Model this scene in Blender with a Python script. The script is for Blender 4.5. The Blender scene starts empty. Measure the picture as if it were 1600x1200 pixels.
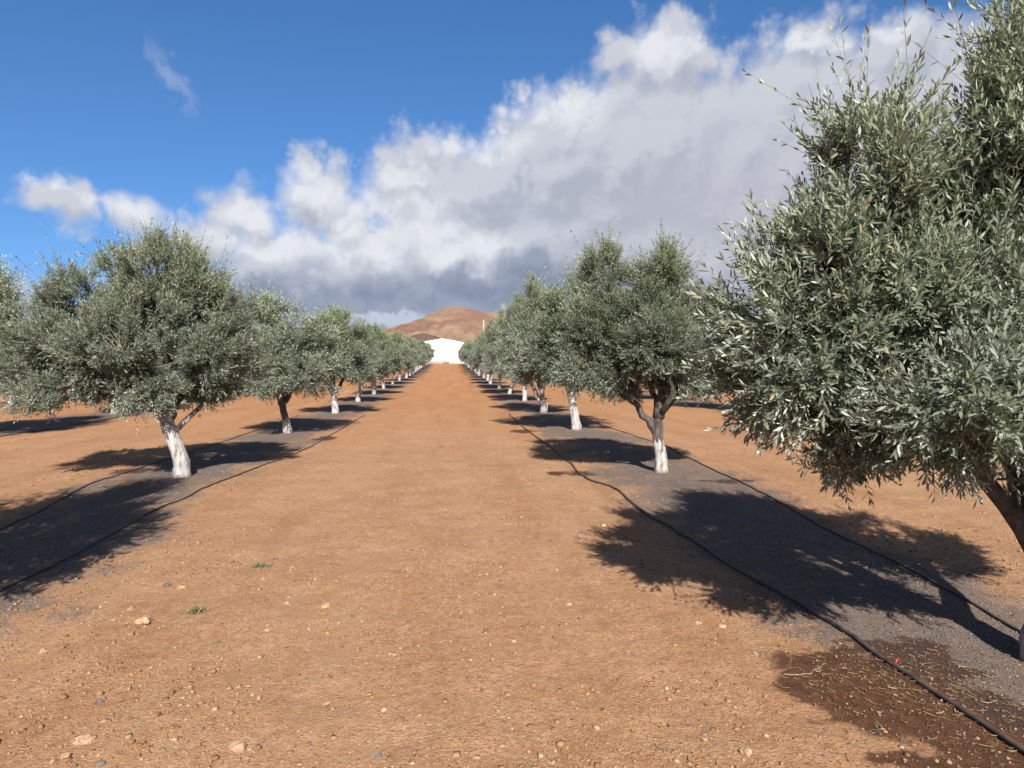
import bpy, math
import numpy as np
from mathutils import Vector, noise as mnoise

R = math.radians
scene = bpy.context.scene
COL = scene.collection
rng = np.random.default_rng(11)

# ------------------------------------------------------------------ camera
F_PX, W_PX, H_PX = 1111.0, 1600.0, 1200.0
YAW, PITCH, CAM_H = .0811, .0284, 1.6

def ray(x, y):
    """direction (world) seen at pixel x,y of the 1600x1200 photograph"""
    u = (x-800)/F_PX; v = -(y-600)/F_PX
    cp, sp = math.cos(PITCH), math.sin(PITCH)
    d = cp+v*sp; z = v*cp-sp
    c, s = math.cos(YAW), math.sin(YAW)
    return Vector((u*c+d*s, d*c-u*s, z))

EY = [-50, 32, 44, 50, 57, 62, 74, 90, 98, 120, 140, 220, 700, 6000]
EZ = [0, 0, .08, .17, .25, .31, .5, .76, .93, 1.38, 1.76, 1.9, 1.5, 0.5]
def elev(y):
    return np.interp(y, EY, EZ)

def ground_pt(x, y):
    d = ray(x, y); t = CAM_H/-d.z
    return d.x*t, d.y*t

cam_d = bpy.data.cameras.new('camera'); cam = bpy.data.objects.new('camera', cam_d)
COL.objects.link(cam); scene.camera = cam
cam_d.sensor_width = 36; cam_d.lens = F_PX/W_PX*36
cam_d.clip_end = 20000; cam_d.clip_start = .05
cam.location = (0, 0, CAM_H)
cam.rotation_euler = (math.pi/2-PITCH, 0, -YAW)

# ------------------------------------------------------------------ helpers
def tag(o, label=None, cat=None, group=None, kind=None):
    if label: o['label'] = label
    if cat: o['category'] = cat
    if group: o['group'] = group
    if kind: o['kind'] = kind
    return o

def empty(name, loc=(0, 0, 0), rz=0.0):
    o = bpy.data.objects.new(name, None); COL.objects.link(o)
    o.location = loc; o.rotation_euler = (0, 0, rz); o.empty_display_size = .1
    return o

def mesh_np(name, V, F, mat, smooth=False, attrs=None):
    """V (n,3); F (m,k) with k constant, or a list of such arrays"""
    if not isinstance(F, (list, tuple)): F = [F]
    F = [np.asarray(f, dtype=np.int32) for f in F if len(f)]
    me = bpy.data.meshes.new(name)
    V = np.asarray(V, dtype=np.float32)
    me.vertices.add(len(V)); me.vertices.foreach_set('co', V.ravel())
    idx = np.concatenate([f.ravel() for f in F])
    tot = np.concatenate([np.full(len(f), f.shape[1], dtype=np.int32) for f in F])
    st = np.concatenate([[0], np.cumsum(tot)[:-1]]).astype(np.int32)
    me.loops.add(len(idx)); me.loops.foreach_set('vertex_index', idx)
    me.polygons.add(len(tot)); me.polygons.foreach_set('loop_start', st)
    if smooth: me.polygons.foreach_set('use_smooth', np.ones(len(tot), dtype=bool))
    me.update(calc_edges=True)
    if attrs:
        for k, a in attrs.items():
            at = me.attributes.new(k, 'FLOAT', 'POINT')
            at.data.foreach_set('value', np.asarray(a, dtype=np.float32))
    me.materials.append(mat)
    return me

def obj(name, me, parent=None, loc=None):
    o = bpy.data.objects.new(name, me); COL.objects.link(o)
    if parent: o.parent = parent
    if loc is not None: o.location = loc
    return o

def unit(v):
    return v/np.maximum(np.linalg.norm(v, axis=-1, keepdims=True), 1e-9)

def tube(path, rad, seg=8, lump=0., seed=0, flute=0.):
    """closed tube along path; returns V,F(quads)"""
    path = np.asarray(path, float); n = len(path)
    rad = np.asarray(rad, float)*np.ones(n)
    t = np.gradient(path, axis=0); t = unit(t)
    ref = np.array([0.31, .95, .02]) if abs(t[0, 2]) > .5 else np.array([0., 0, 1])
    V = []; a = np.linspace(0, 2*np.pi, seg, endpoint=False)
    for i in range(n):
        u = unit(np.cross(t[i], ref)); v = np.cross(t[i], u)
        for k in range(seg):
            r = rad[i]
            if lump:
                p = path[i]+rad[i]*(math.cos(a[k])*u+math.sin(a[k])*v)
                r *= 1+lump*(mnoise.noise(Vector(p*9+seed))+.6*mnoise.noise(Vector(p*23+seed)))
            if flute: r *= 1+flute*math.sin(a[k]*5+path[i][2]*4+seed)
            V.append(path[i]+r*(math.cos(a[k])*u+math.sin(a[k])*v))
    F = [(i*seg+k, i*seg+(k+1) % seg, (i+1)*seg+(k+1) % seg, (i+1)*seg+k) for i in range(n-1) for k in range(seg)]
    V.append(path[0]); V.append(path[-1])
    c0, c1 = n*seg, n*seg+1
    T = [(c0, (k+1) % seg, k) for k in range(seg)]+[(c1, (n-1)*seg+k, (n-1)*seg+(k+1) % seg) for k in range(seg)]
    return np.array(V), np.array(F), np.array(T)

class MB:
    def __init__(s): s.V = []; s.F = {}; s.n = 0
    def add(s, V, *Fs):
        s.V.append(np.asarray(V, float))
        for f in Fs:
            f = np.asarray(f)
            if len(f): s.F.setdefault(f.shape[1], []).append(f+s.n)
        s.n += len(V)
    def box(s, x0, x1, y0, y1, z0, z1):
        V = [(x, y, z) for z in (z0, z1) for y in (y0, y1) for x in (x0, x1)]
        s.add(V, [(0, 2, 3, 1), (4, 5, 7, 6), (0, 1, 5, 4), (2, 6, 7, 3), (0, 4, 6, 2), (1, 3, 7, 5)])
    def mesh(s, name, mat, smooth=False):
        return mesh_np(name, np.concatenate(s.V), [np.concatenate(f) for f in s.F.values()], mat, smooth)

# ------------------------------------------------------------------ materials
class NT:
    """small node helper"""
    def __init__(s, tree): s.t = tree; s.t.nodes.clear()
    def n(s, typ, **kw):
        nd = s.t.nodes.new(typ)
        for k, v in kw.items(): setattr(nd, k, v)
        return nd
    def l(s, a, b): s.t.links.new(a, b)
    def setin(s, sock, v):
        if hasattr(v, 'is_output') or isinstance(v, bpy.types.NodeSocket): s.l(v, sock)
        else: sock.default_value = v
    def math(s, op, a, b=0.0, c=None, clamp=False):
        nd = s.n('ShaderNodeMath', operation=op, use_clamp=clamp)
        s.setin(nd.inputs[0], a); s.setin(nd.inputs[1], b)
        if c is not None: s.setin(nd.inputs[2], c)
        return nd.outputs[0]
    def vmath(s, op, a, b=(0, 0, 0)):
        nd = s.n('ShaderNodeVectorMath', operation=op)
        s.setin(nd.inputs[0], a); s.setin(nd.inputs[1], b)
        return nd.outputs['Value'] if op in ('LENGTH', 'DOT_PRODUCT') else nd.outputs[0]
    def noise(s, vec, scale, detail=4, rough=.55, dist=0., col=False, dim='3D'):
        nd = s.n('ShaderNodeTexNoise', noise_dimensions=dim); s.l(vec, nd.inputs['Vector'])
        nd.inputs['Scale'].default_value = scale; nd.inputs['Detail'].default_value = detail
        nd.inputs['Roughness'].default_value = rough; nd.inputs['Distortion'].default_value = dist
        return nd.outputs['Color' if col else 'Fac']
    def mr(s, v, a, b, c=0., d=1., smooth=False):
        nd = s.n('ShaderNodeMapRange', interpolation_type='SMOOTHSTEP' if smooth else 'LINEAR')
        for i, q in enumerate((v, a, b, c, d)): s.setin(nd.inputs[i], q)
        return nd.outputs[0]
    def mix(s, f, a, b, mode='MIX'):
        nd = s.n('ShaderNodeMix', data_type='RGBA', blend_type=mode)
        s.setin(nd.inputs[0], f)
        s.setin(nd.inputs[6], a if not isinstance(a, tuple) else (*a, 1)[:4])
        s.setin(nd.inputs[7], b if not isinstance(b, tuple) else (*b, 1)[:4])
        return nd.outputs[2]
    def vec(s, x, y, z=0.):
        nd = s.n('ShaderNodeCombineXYZ')
        for i, q in enumerate((x, y, z)): s.setin(nd.inputs[i], q)
        return nd.outputs[0]

def new_mat(name):
    m = bpy.data.materials.new(name); m.use_nodes = True
    t = NT(m.node_tree)
    out = t.n('ShaderNodeOutputMaterial'); b = t.n('ShaderNodeBsdfPrincipled')
    t.l(b.outputs[0], out.inputs[0])
    return m, t, b, out

def simple_mat(name, c1, c2, scale=20., rough=.8, bump=.0, bscale=60., spec=.3):
    m, t, b, out = new_mat(name)
    tc = t.n('ShaderNodeTexCoord').outputs['Object']
    t.l(t.mix(t.mr(t.noise(tc, scale, 5), .35, .65), c1, c2), b.inputs['Base Color'])
    b.inputs['Roughness'].default_value = rough; b.inputs['Specular IOR Level'].default_value = spec
    if bump:
        bp = t.n('ShaderNodeBump'); bp.inputs['Strength'].default_value = 1; bp.inputs['Distance'].default_value = bump
        t.l(t.noise(tc, bscale, 5), bp.inputs['Height']); t.l(bp.outputs[0], b.inputs['Normal'])
    return m

# ---- dirt with grey gravel bands along the tree rows and damp patches under the drippers
XL, XR, SP, P0 = -3.84, 3.03, 6.67, 3.55
ROW = XR-XL
SKEW = -.0085
def row_x(k, y):     # k=0 left row, 1 right row, 2.. further right, -1.. further left
    return XL+ROW*k+SKEW*(y-8)

WET = [(1.98, 3.35, .40, .50), (2.38, 2.92, .42, .42), (2.45, 3.62, .34, .36), (1.84, 10.3, .22, .30),
       (1.5, 10.35, .13, .22), (-4.75, 10.9, .3, .35), (-2.75, 15.4, .25, .4), (1.62, 16.6, .3, .5), (3.72, 9.3, .35, .2), (2.0, 2.62, .3, .2)]

def ground_mat():
    m, t, b, out = new_mat('orange dirt with grey gravel bands')
    P = t.n('ShaderNodeNewGeometry').outputs['Position']
    sx = t.n('ShaderNodeSeparateXYZ'); t.l(P, sx.inputs[0]); X, Y = sx.outputs[0], sx.outputs[1]
    big = t.noise(P, .35, 4); mid = t.noise(P, 2.2, 5, .6); fine = t.noise(P, 14, 5, .65); grit = t.noise(P, 75, 4, .7)
    vor = t.n('ShaderNodeTexVoronoi', feature='F1'); t.l(P, vor.inputs['Vector']); vor.inputs['Scale'].default_value = 55
    vcol = t.n('ShaderNodeSeparateColor'); t.l(vor.outputs['Color'], vcol.inputs[0])
    vor2 = t.n('ShaderNodeTexVoronoi', feature='F1'); t.l(P, vor2.inputs['Vector']); vor2.inputs['Scale'].default_value = 130
    v2c = t.n('ShaderNodeSeparateColor'); t.l(vor2.outputs['Color'], v2c.inputs[0])
    # dirt colour
    dirt = t.mix(t.mr(mid, .35, .68), (0.308, 0.156, 0.073), (0.403, 0.232, 0.127))
    dirt = t.mix(t.mr(big, .35, .7, 0, .55), dirt, (0.333, 0.154, 0.063))
    dirt = t.mix(t.mr(fine, .42, .72, 0, .6), dirt, (0.434, 0.271, 0.167))
    dirt = t.mix(t.mr(fine, .42, .25, 0, .5), dirt, (0.194, 0.096, 0.045))
    dirt = t.mix(t.mr(grit, .55, .75, 0, .6), dirt, (0.495, 0.347, 0.245))
    dirt = t.mix(t.mr(grit, .45, .28, 0, .65), dirt, (0.143, 0.070, 0.037))
    # every crumb of soil has its own tone
    crumb = t.math('ADD', .60, t.math('ADD', t.math('MULTIPLY', v2c.outputs[0], .38), t.math('MULTIPLY', vcol.outputs[2], .40)))
    cg = t.n('ShaderNodeCombineColor')
    for q in range(3): t.l(crumb, cg.inputs[q])
    dirt = t.mix(t.math('ADD', .35, t.math('MULTIPLY', t.mr(mid, .3, .65), .65)), dirt, t.mix(1., dirt, cg.outputs[0], 'MULTIPLY'))
    # far dirt is a little redder and more even
    dist = t.vmath('LENGTH', P)
    dirt = t.mix(t.mr(dist, 7, 32, 0, .55, True), dirt, (0.339, 0.145, 0.051))
    trk = t.noise(t.vmath('MULTIPLY', P, (1.5, .16, 1)), 1., 4, .6)
    dirt = t.mix(t.mr(trk, .5, .68, 0, .45), dirt, (.385, .235, .125))
    dirt = t.mix(t.mr(trk, .46, .33, 0, .35), dirt, (.235, .105, .042))
    # pebbly speckle
    peb = t.math('MULTIPLY', t.mr(vcol.outputs[0], .80, .86), t.mr(vor.outputs['Distance'], .42, .30))
    pebc = t.mix(vcol.outputs[1], (0.492, 0.345, 0.218), (0.238, 0.161, 0.113))
    dirt = t.mix(t.math('MULTIPLY', peb, .85), dirt, pebc)
    # gravel bands
    xs = t.math('SUBTRACT', X, t.math('MULTIPLY', t.math('SUBTRACT', Y, 8), SKEW))
    w = t.math('DIVIDE', t.math('SUBTRACT', xs, XL), ROW)
    fr = t.math('MULTIPLY', t.math('ABSOLUTE', t.math('SUBTRACT', t.math('FRACT', t.math('ADD', w, .5)), .5)), ROW)
    edge = t.math('ADD', fr, t.math('ADD', t.mr(t.noise(P, .55, 3), .3, .7, .5, -.5), t.mr(fine, .3, .7, .22, -.22)))
    edge = t.math('ADD', edge, t.mr(mid, .3, .7, .25, -.25))
    band = t.mr(edge, 1.20, .45, 0, 1, True)
    # gravel thins into the soil: pebble by pebble
    band2 = t.math('MULTIPLY', t.mr(t.math('ADD', band, t.mr(v2c.outputs[0], 0, 1, -.42, .42)), .35, .65, 0, 1), t.mr(band, .0, .12))
    grav = t.mix(v2c.outputs[1], (.062, .053, .050), (.178, .154, .143))
    grav = t.mix(t.mr(v2c.outputs[2], .88, .96), grav, (.27, .20, .145))
    grav = t.mix(t.mr(mid, .42, .62, 0, .5), grav, (.20, .135, .095))
    col = t.mix(t.math('MULTIPLY', band2, .93), dirt, grav)
    # damp patches
    wet = None
    wp = t.vmath('ADD', P, t.vmath('MULTIPLY', t.vmath('SUBTRACT', t.noise(P, 3.2, 4, .6, col=True), (.5, .5, .5)), (.62, .62, 0)))
    for (x, y, rx, ry) in WET:
        d = t.vmath('LENGTH', t.vmath('MULTIPLY', t.vmath('SUBTRACT', wp, (x, y, 0)), (1/rx, 1/ry, 0)))
        wet = d if wet is None else t.math('MINIMUM', wet, d)
    wm = t.mr(t.math('ADD', wet, t.mr(fine, .3, .7, .12, -.12)), 1.06, .82, 0, 1, True)
    wcol = t.mix(t.mr(fine, .35, .65), (.055, .022, .010), (.105, .046, .021))
    wcol = t.mix(t.math('MULTIPLY', band2, .5), wcol, (.045, .034, .028))
    wcol = t.mix(t.mr(grit, .62, .78, 0, .7), wcol, (.20, .125, .07))
    col = t.mix(t.math('MULTIPLY', wm, .95), col, wcol)
    t.l(col, b.inputs['Base Color'])
    t.l(t.math('SUBTRACT', .95, t.math('MULTIPLY', wm, .25)), b.inputs['Roughness'])
    b.inputs['Specular IOR Level'].default_value = .18
    h = t.math('ADD', t.math('MULTIPLY', fine, .011), t.math('MULTIPLY', grit, .014))
    h = t.math('ADD', h, t.math('MULTIPLY', t.mr(vor.outputs['Distance'], .5, 0), t.math('MULTIPLY', t.mr(vcol.outputs[0], .55, .9), .0045)))
    h = t.math('ADD', h, t.math('MULTIPLY', t.mr(vor2.outputs['Distance'], .5, 0), t.math('ADD', .0012, t.math('MULTIPLY', band, .002))))
    bp = t.n('ShaderNodeBump'); bp.inputs['Strength'].default_value = .95; bp.inputs['Distance'].default_value = 1.0
    t.l(h, bp.inputs['Height']); t.l(bp.outputs[0], b.inputs['Normal'])
    return m

def leaf_mat():
    m, t, b, out = new_mat('olive leaf')
    rnd = t.n('ShaderNodeAttribute', attribute_name='rnd').outputs['Fac']
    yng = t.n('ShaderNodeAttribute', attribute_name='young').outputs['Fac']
    back = t.n('ShaderNodeNewGeometry').outputs['Backfacing']
    up = t.mix(rnd, (.098, .119, .084), (.212, .240, .180))
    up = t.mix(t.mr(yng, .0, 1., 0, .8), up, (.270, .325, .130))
    dn = t.mix(rnd, (.29, .318, .268), (.44, .470, .400))
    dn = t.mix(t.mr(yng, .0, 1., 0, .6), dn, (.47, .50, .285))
    oi = t.n('ShaderNodeObjectInfo').outputs['Random']
    col = t.mix(back, up, dn)
    col = t.mix(t.mr(rnd, .985, .995), col, (.34, .24, .10))
    hsv = t.n('ShaderNodeHueSaturation'); t.l(col, hsv.inputs['Color'])
    t.l(t.mr(oi, 0, 1, .86, 1.14), hsv.inputs['Value']); t.l(t.mr(oi, 1, 0, .9, 1.2), hsv.inputs['Saturation'])
    col = hsv.outputs[0]
    t.l(col, b.inputs['Base Color'])
    t.l(t.math('ADD', .50, t.math('MULTIPLY', back, .25)), b.inputs['Roughness'])
    b.inputs['Specular IOR Level'].default_value = .27
    tr = t.n('ShaderNodeBsdfTranslucent')
    t.l(t.mix(1., col, (.62, .78, .34), 'MULTIPLY'), tr.inputs[0])
    mx = t.n('ShaderNodeMixShader'); mx.inputs[0].default_value = .2
    t.l(b.outputs[0], mx.inputs[1]); t.l(tr.outputs[0], mx.inputs[2]); t.l(mx.outputs[0], out.inputs[0])
    return m

def bark_mat():
    m, t, b, out = new_mat('olive bark with limewash')
    P = t.n('ShaderNodeTexCoord').outputs['Object']
    sx = t.n('ShaderNodeSeparateXYZ'); t.l(P, sx.inputs[0]); Z = sx.outputs[2]
    st = t.vmath('MULTIPLY', P, (1, 1, .28))
    n1 = t.noise(st, 22, 6, .65, .4); n2 = t.noise(P, 60, 4, .7); n3 = t.noise(P, 5, 4, .6)
    bark = t.mix(t.mr(n1, .35, .65), (.045, .038, .034), (.165, .140, .128))
    bark = t.mix(t.mr(n3, .5, .7, 0, .5), bark, (.10, .075, .06))
    wash = t.n('ShaderNodeAttribute', attribute_type='OBJECT', attribute_name='wash').outputs['Fac']
    lim = t.math('ADD', wash, t.math('ADD', t.mr(n3, .3, .7, -.11, .11), t.mr(n1, .3, .7, -.16, .16)))
    mk = t.mr(t.math('SUBTRACT', lim, Z), -.02, .03)
    mk = t.math('MULTIPLY', mk, t.mr(n1, .30, .47, .15, 1))
    white = t.mix(t.mr(n1, .3, .6), (.21, .195, .185), (.44, .415, .39))
    white = t.mix(t.mr(n3, .55, .72, 0, .35), white, (.40, .37, .34))
    splash = t.math('MULTIPLY', t.mr(Z, .07, .0, 0, 1), t.mr(n3, .35, .6, .1, .8))
    tc_ = t.mix(mk, bark, white)
    t.l(t.mix(splash, tc_, (.25, .14, .075)), b.inputs['Base Color'])
    b.inputs['Roughness'].default_value = .9; b.inputs['Specular IOR Level'].default_value = .2
    bp = t.n('ShaderNodeBump'); bp.inputs['Distance'].default_value = .02; bp.inputs['Strength'].default_value = .9
    t.l(t.math('ADD', n1, t.math('MULTIPLY', n2, .35)), bp.inputs['Height']); t.l(bp.outputs[0], b.inputs['Normal'])
    return m

def var_mat(name, stops, rough=.9):
    """colour picked per piece from attribute rnd"""
    m, t, b, out = new_mat(name)
    rnd = t.n('ShaderNodeAttribute', attribute_name='rnd').outputs['Fac']
    cr = t.n('ShaderNodeValToRGB'); t.l(rnd, cr.inputs[0]); e = cr.color_ramp.elements
    e[0].position = stops[0][0]; e[0].color = (*stops[0][1], 1); e[1].position = stops[-1][0]; e[1].color = (*stops[-1][1], 1)
    for p, c in stops[1:-1]:
        q = e.new(p); q.color = (*c, 1)
    P = t.n('ShaderNodeTexCoord').outputs['Object']
    t.l(t.mix(t.mr(t.noise(P, 180, 3), .3, .7, 0, .35), cr.outputs[0], (.18, .10, .05)), b.inputs['Base Color'])
    b.inputs['Roughness'].default_value = rough; b.inputs['Specular IOR Level'].default_value = .2
    return m

M_GROUND = ground_mat(); M_LEAF = leaf_mat(); M_BARK = bark_mat()
M_TWIG = simple_mat('twig', (.09, .08, .06), (.19, .18, .13), 30, .8)
M_HOSE = simple_mat('black polyethylene hose dusted with soil', (.030, .029, .030), (.115, .082, .060), 9, .6, .0, spec=.4)
M_PEB = var_mat('loose stones', [(0, (.20, .105, .05)), (.45, (.30, .17, .088)), (.75, (.34, .22, .13)), (.90, (.40, .30, .20)), (.97, (.16, .12, .095)), (1, (.11, .085, .07))])
M_GRAVEL = var_mat('volcanic gravel', [(0, (.045, .04, .04)), (.5, (.12, .108, .103)), (.85, (.20, .17, .155)), (1, (.32, .25, .19))])
M_STRAW = var_mat('dry leaves and straw', [(0, (.07, .04, .02)), (.35, (.16, .09, .042)), (.6, (.26, .17, .085)), (.75, (.34, .27, .17)), (.86, (.30, .13, .04)), (1, (.20, .18, .15))])
M_ROCK = simple_mat('pale ochre rock', (.26, .155, .085), (.42, .29, .185), 30, .95, .004, 90)
M_ROCKG = simple_mat('grey basalt rock', (.105, .088, .078), (.19, .16, .14), 30, .95, .004, 90)
M_WEED = simple_mat('weed leaves', (.11, .11, .05), (.22, .20, .11), 30, .7)

# ------------------------------------------------------------------ ground
def vnoise(x, y, seed=0):
    xi = np.floor(x); yi = np.floor(y); fx = x-xi; fy = y-yi
    fx = fx*fx*(3-2*fx); fy = fy*fy*(3-2*fy)
    def h(a, b):
        s = np.sin(a*127.1+b*311.7+seed*74.7)*43758.5453
        return s-np.floor(s)
    return (h(xi, yi)*(1-fx)+h(xi+1, yi)*fx)*(1-fy)+(h(xi, yi+1)*(1-fx)+h(xi+1, yi+1)*fx)*fy-.5

def relief(x, y):
    z = .05*vnoise(x*.45, y*.45, 1)+.028*vnoise(x*1.5, y*1.5, 2)+.013*vnoise(x*4.3+y*.8, y*4.3-x*.8, 3)
    z += .006*vnoise(x*9.5+3*vnoise(x*3, y*3, 8), y*9.5, 4)+.0045*vnoise(x*17+y*6, y*17-x*6, 5)
    f = np.exp(-np.maximum(np.hypot(x, y)-12, 0)/14.)
    return z*f

def gz(x, y):
    return float(elev(y)+relief(np.array([x], float), np.array([y], float))[0])

def grow(start, step, end, k=1.13):
    o = [start]
    while o[-1] < end:
        o.append(o[-1]+step); step *= k
    return o[1:]
xs = np.arange(-4.6, 4.6, .033); g = np.array(grow(xs[-1], .04, 7000))
xs = np.concatenate([-g[::-1], xs, g])
ys = np.arange(2.2, 8.5, .033); ys2 = np.arange(ys[-1]+.05, 20, .08); ys = np.concatenate([ys, ys2])
ys = np.concatenate([np.array([-400, -100, -30, -10, -4, -1, 1, 1.8]), ys, grow(ys[-1], .1, 7000, 1.06)])
GX, GY = np.meshgrid(xs, ys)
V = np.stack([GX.ravel(), GY.ravel(), (elev(GY)+relief(GX, GY)).ravel()], 1)
nx, ny = len(xs), len(ys)
i0 = (np.arange(ny-1)[:, None]*nx+np.arange(nx-1)[None]).ravel()
Fg = np.stack([i0, i0+1, i0+1+nx, i0+nx], 1)
tag(obj('ground', mesh_np('ground', V, Fg, M_GROUND, True)), kind='structure')

# ------------------------------------------------------------------ hills
def hill_mat(name, c1, c2, c3, sc):
    m, t, b, out = new_mat(name)
    P = t.n('ShaderNodeNewGeometry').outputs['Position']
    st = t.vmath('MULTIPLY', P, (1, .5, 2.2))
    col = t.mix(t.mr(t.noise(st, sc, 7, .6, .8), .38, .62), c1, c2)
    col = t.mix(t.mr(t.noise(P, sc*.45, 5, .6, 1.), .5, .66), col, c3)
    col = t.mix(t.mr(t.noise(st, sc*6, 4, .7), .5, .75, 0, .4), col, (.13, .085, .06))
    t.l(col, b.inputs['Base Color']); b.inputs['Roughness'].default_value = 1; b.inputs['Specular IOR Level'].default_value = 0
    return m

def hill(name, cx, cy, hx, hy, prof, mat, n=220, amp=9., seed=0):
    u = np.linspace(-1, 1, n); UX, UY = np.meshgrid(u, u)
    X = cx+UX*hx; Y = cy+UY*hy
    px = np.array([p[0] for p in prof]); pz = np.array([p[1] for p in prof])
    base = np.interp(X-cx, px, pz)
    fall = np.clip(1-np.abs(UY)**1.35, 0, 1)**1.15
    z = base*fall
    ang = X/38.+2.2*vnoise(X/90, Y/90, seed)
    rid = 1-np.abs(((ang+.35*vnoise(X/30, Y/60, seed+3)) % 1.)*2-1)
    z += amp*(rid-.5)*np.clip(z/60., 0, 1)*(1-np.clip(z/165., 0, .8))
    for k, (s, a) in enumerate(((110, 5), (48, 4), (20, 2.4), (11, 1.3))):
        z += a*vnoise(X/s+9, Y/s, seed+k)*np.clip(z/70., 0, 1)
    edge = np.minimum(np.clip((1-np.abs(UX))*12, 0, 1), np.clip((1-np.abs(UY))*12, 0, 1))
    z = z*edge-2
    V = np.stack([X.ravel(), Y.ravel(), z.ravel()], 1)
    i0 = (np.arange(n-1)[:, None]*n+np.arange(n-1)[None]).ravel()
    tag(obj(name, mesh_np(name, V, np.stack([i0, i0+1, i0+1+n, i0+n], 1), mat, True)), kind='structure')

M_HILL = hill_mat('bare volcanic hillside', (.200, .122, .085), (.290, .200, .135), (.175, .088, .064), .009)
M_FOOT = hill_mat('dark foothill', (.105, .060, .052), (.150, .098, .076), (.075, .050, .048), .03)
hill('hill', 3, 1850, 900, 640,
     [(-900, 0), (-420, 26), (-300, 60), (-185, 90), (-135, 102), (-93, 117), (-60, 132), (-33, 144), (-12, 149), (0, 150.5), (14, 149), (35, 145), (65, 138), (90, 134), (150, 126), (260, 92), (420, 40), (900, 0)], M_HILL, 300, 11, 5)
hill('hill', -38, 1010, 300, 170,
     [(-300, 0), (-160, 22), (-90, 33), (-40, 41), (-8, 45.5), (12, 44), (32, 38), (60, 36), (95, 38), (150, 30), (300, 0)], M_FOOT, 160, 3, 8)

# ------------------------------------------------------------------ olive trees
def limb_path(a, b, n=9, bow=.12, seed=0, up=.25):
    a = np.array(a, float); b = np.array(b, float); t = np.linspace(0, 1, n)[:, None]
    L = np.linalg.norm(b-a)
    mid = (a+b)/2+np.array([0, 0, -up*L*.3])
    r = np.random.default_rng(seed); mid += r.normal(0, bow*L*.5, 3)
    p = (1-t)**2*a+2*(1-t)*t*mid+t*t*b
    w = r.normal(0, .018, (n, 3)); w[0] = 0
    return p+w

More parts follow.
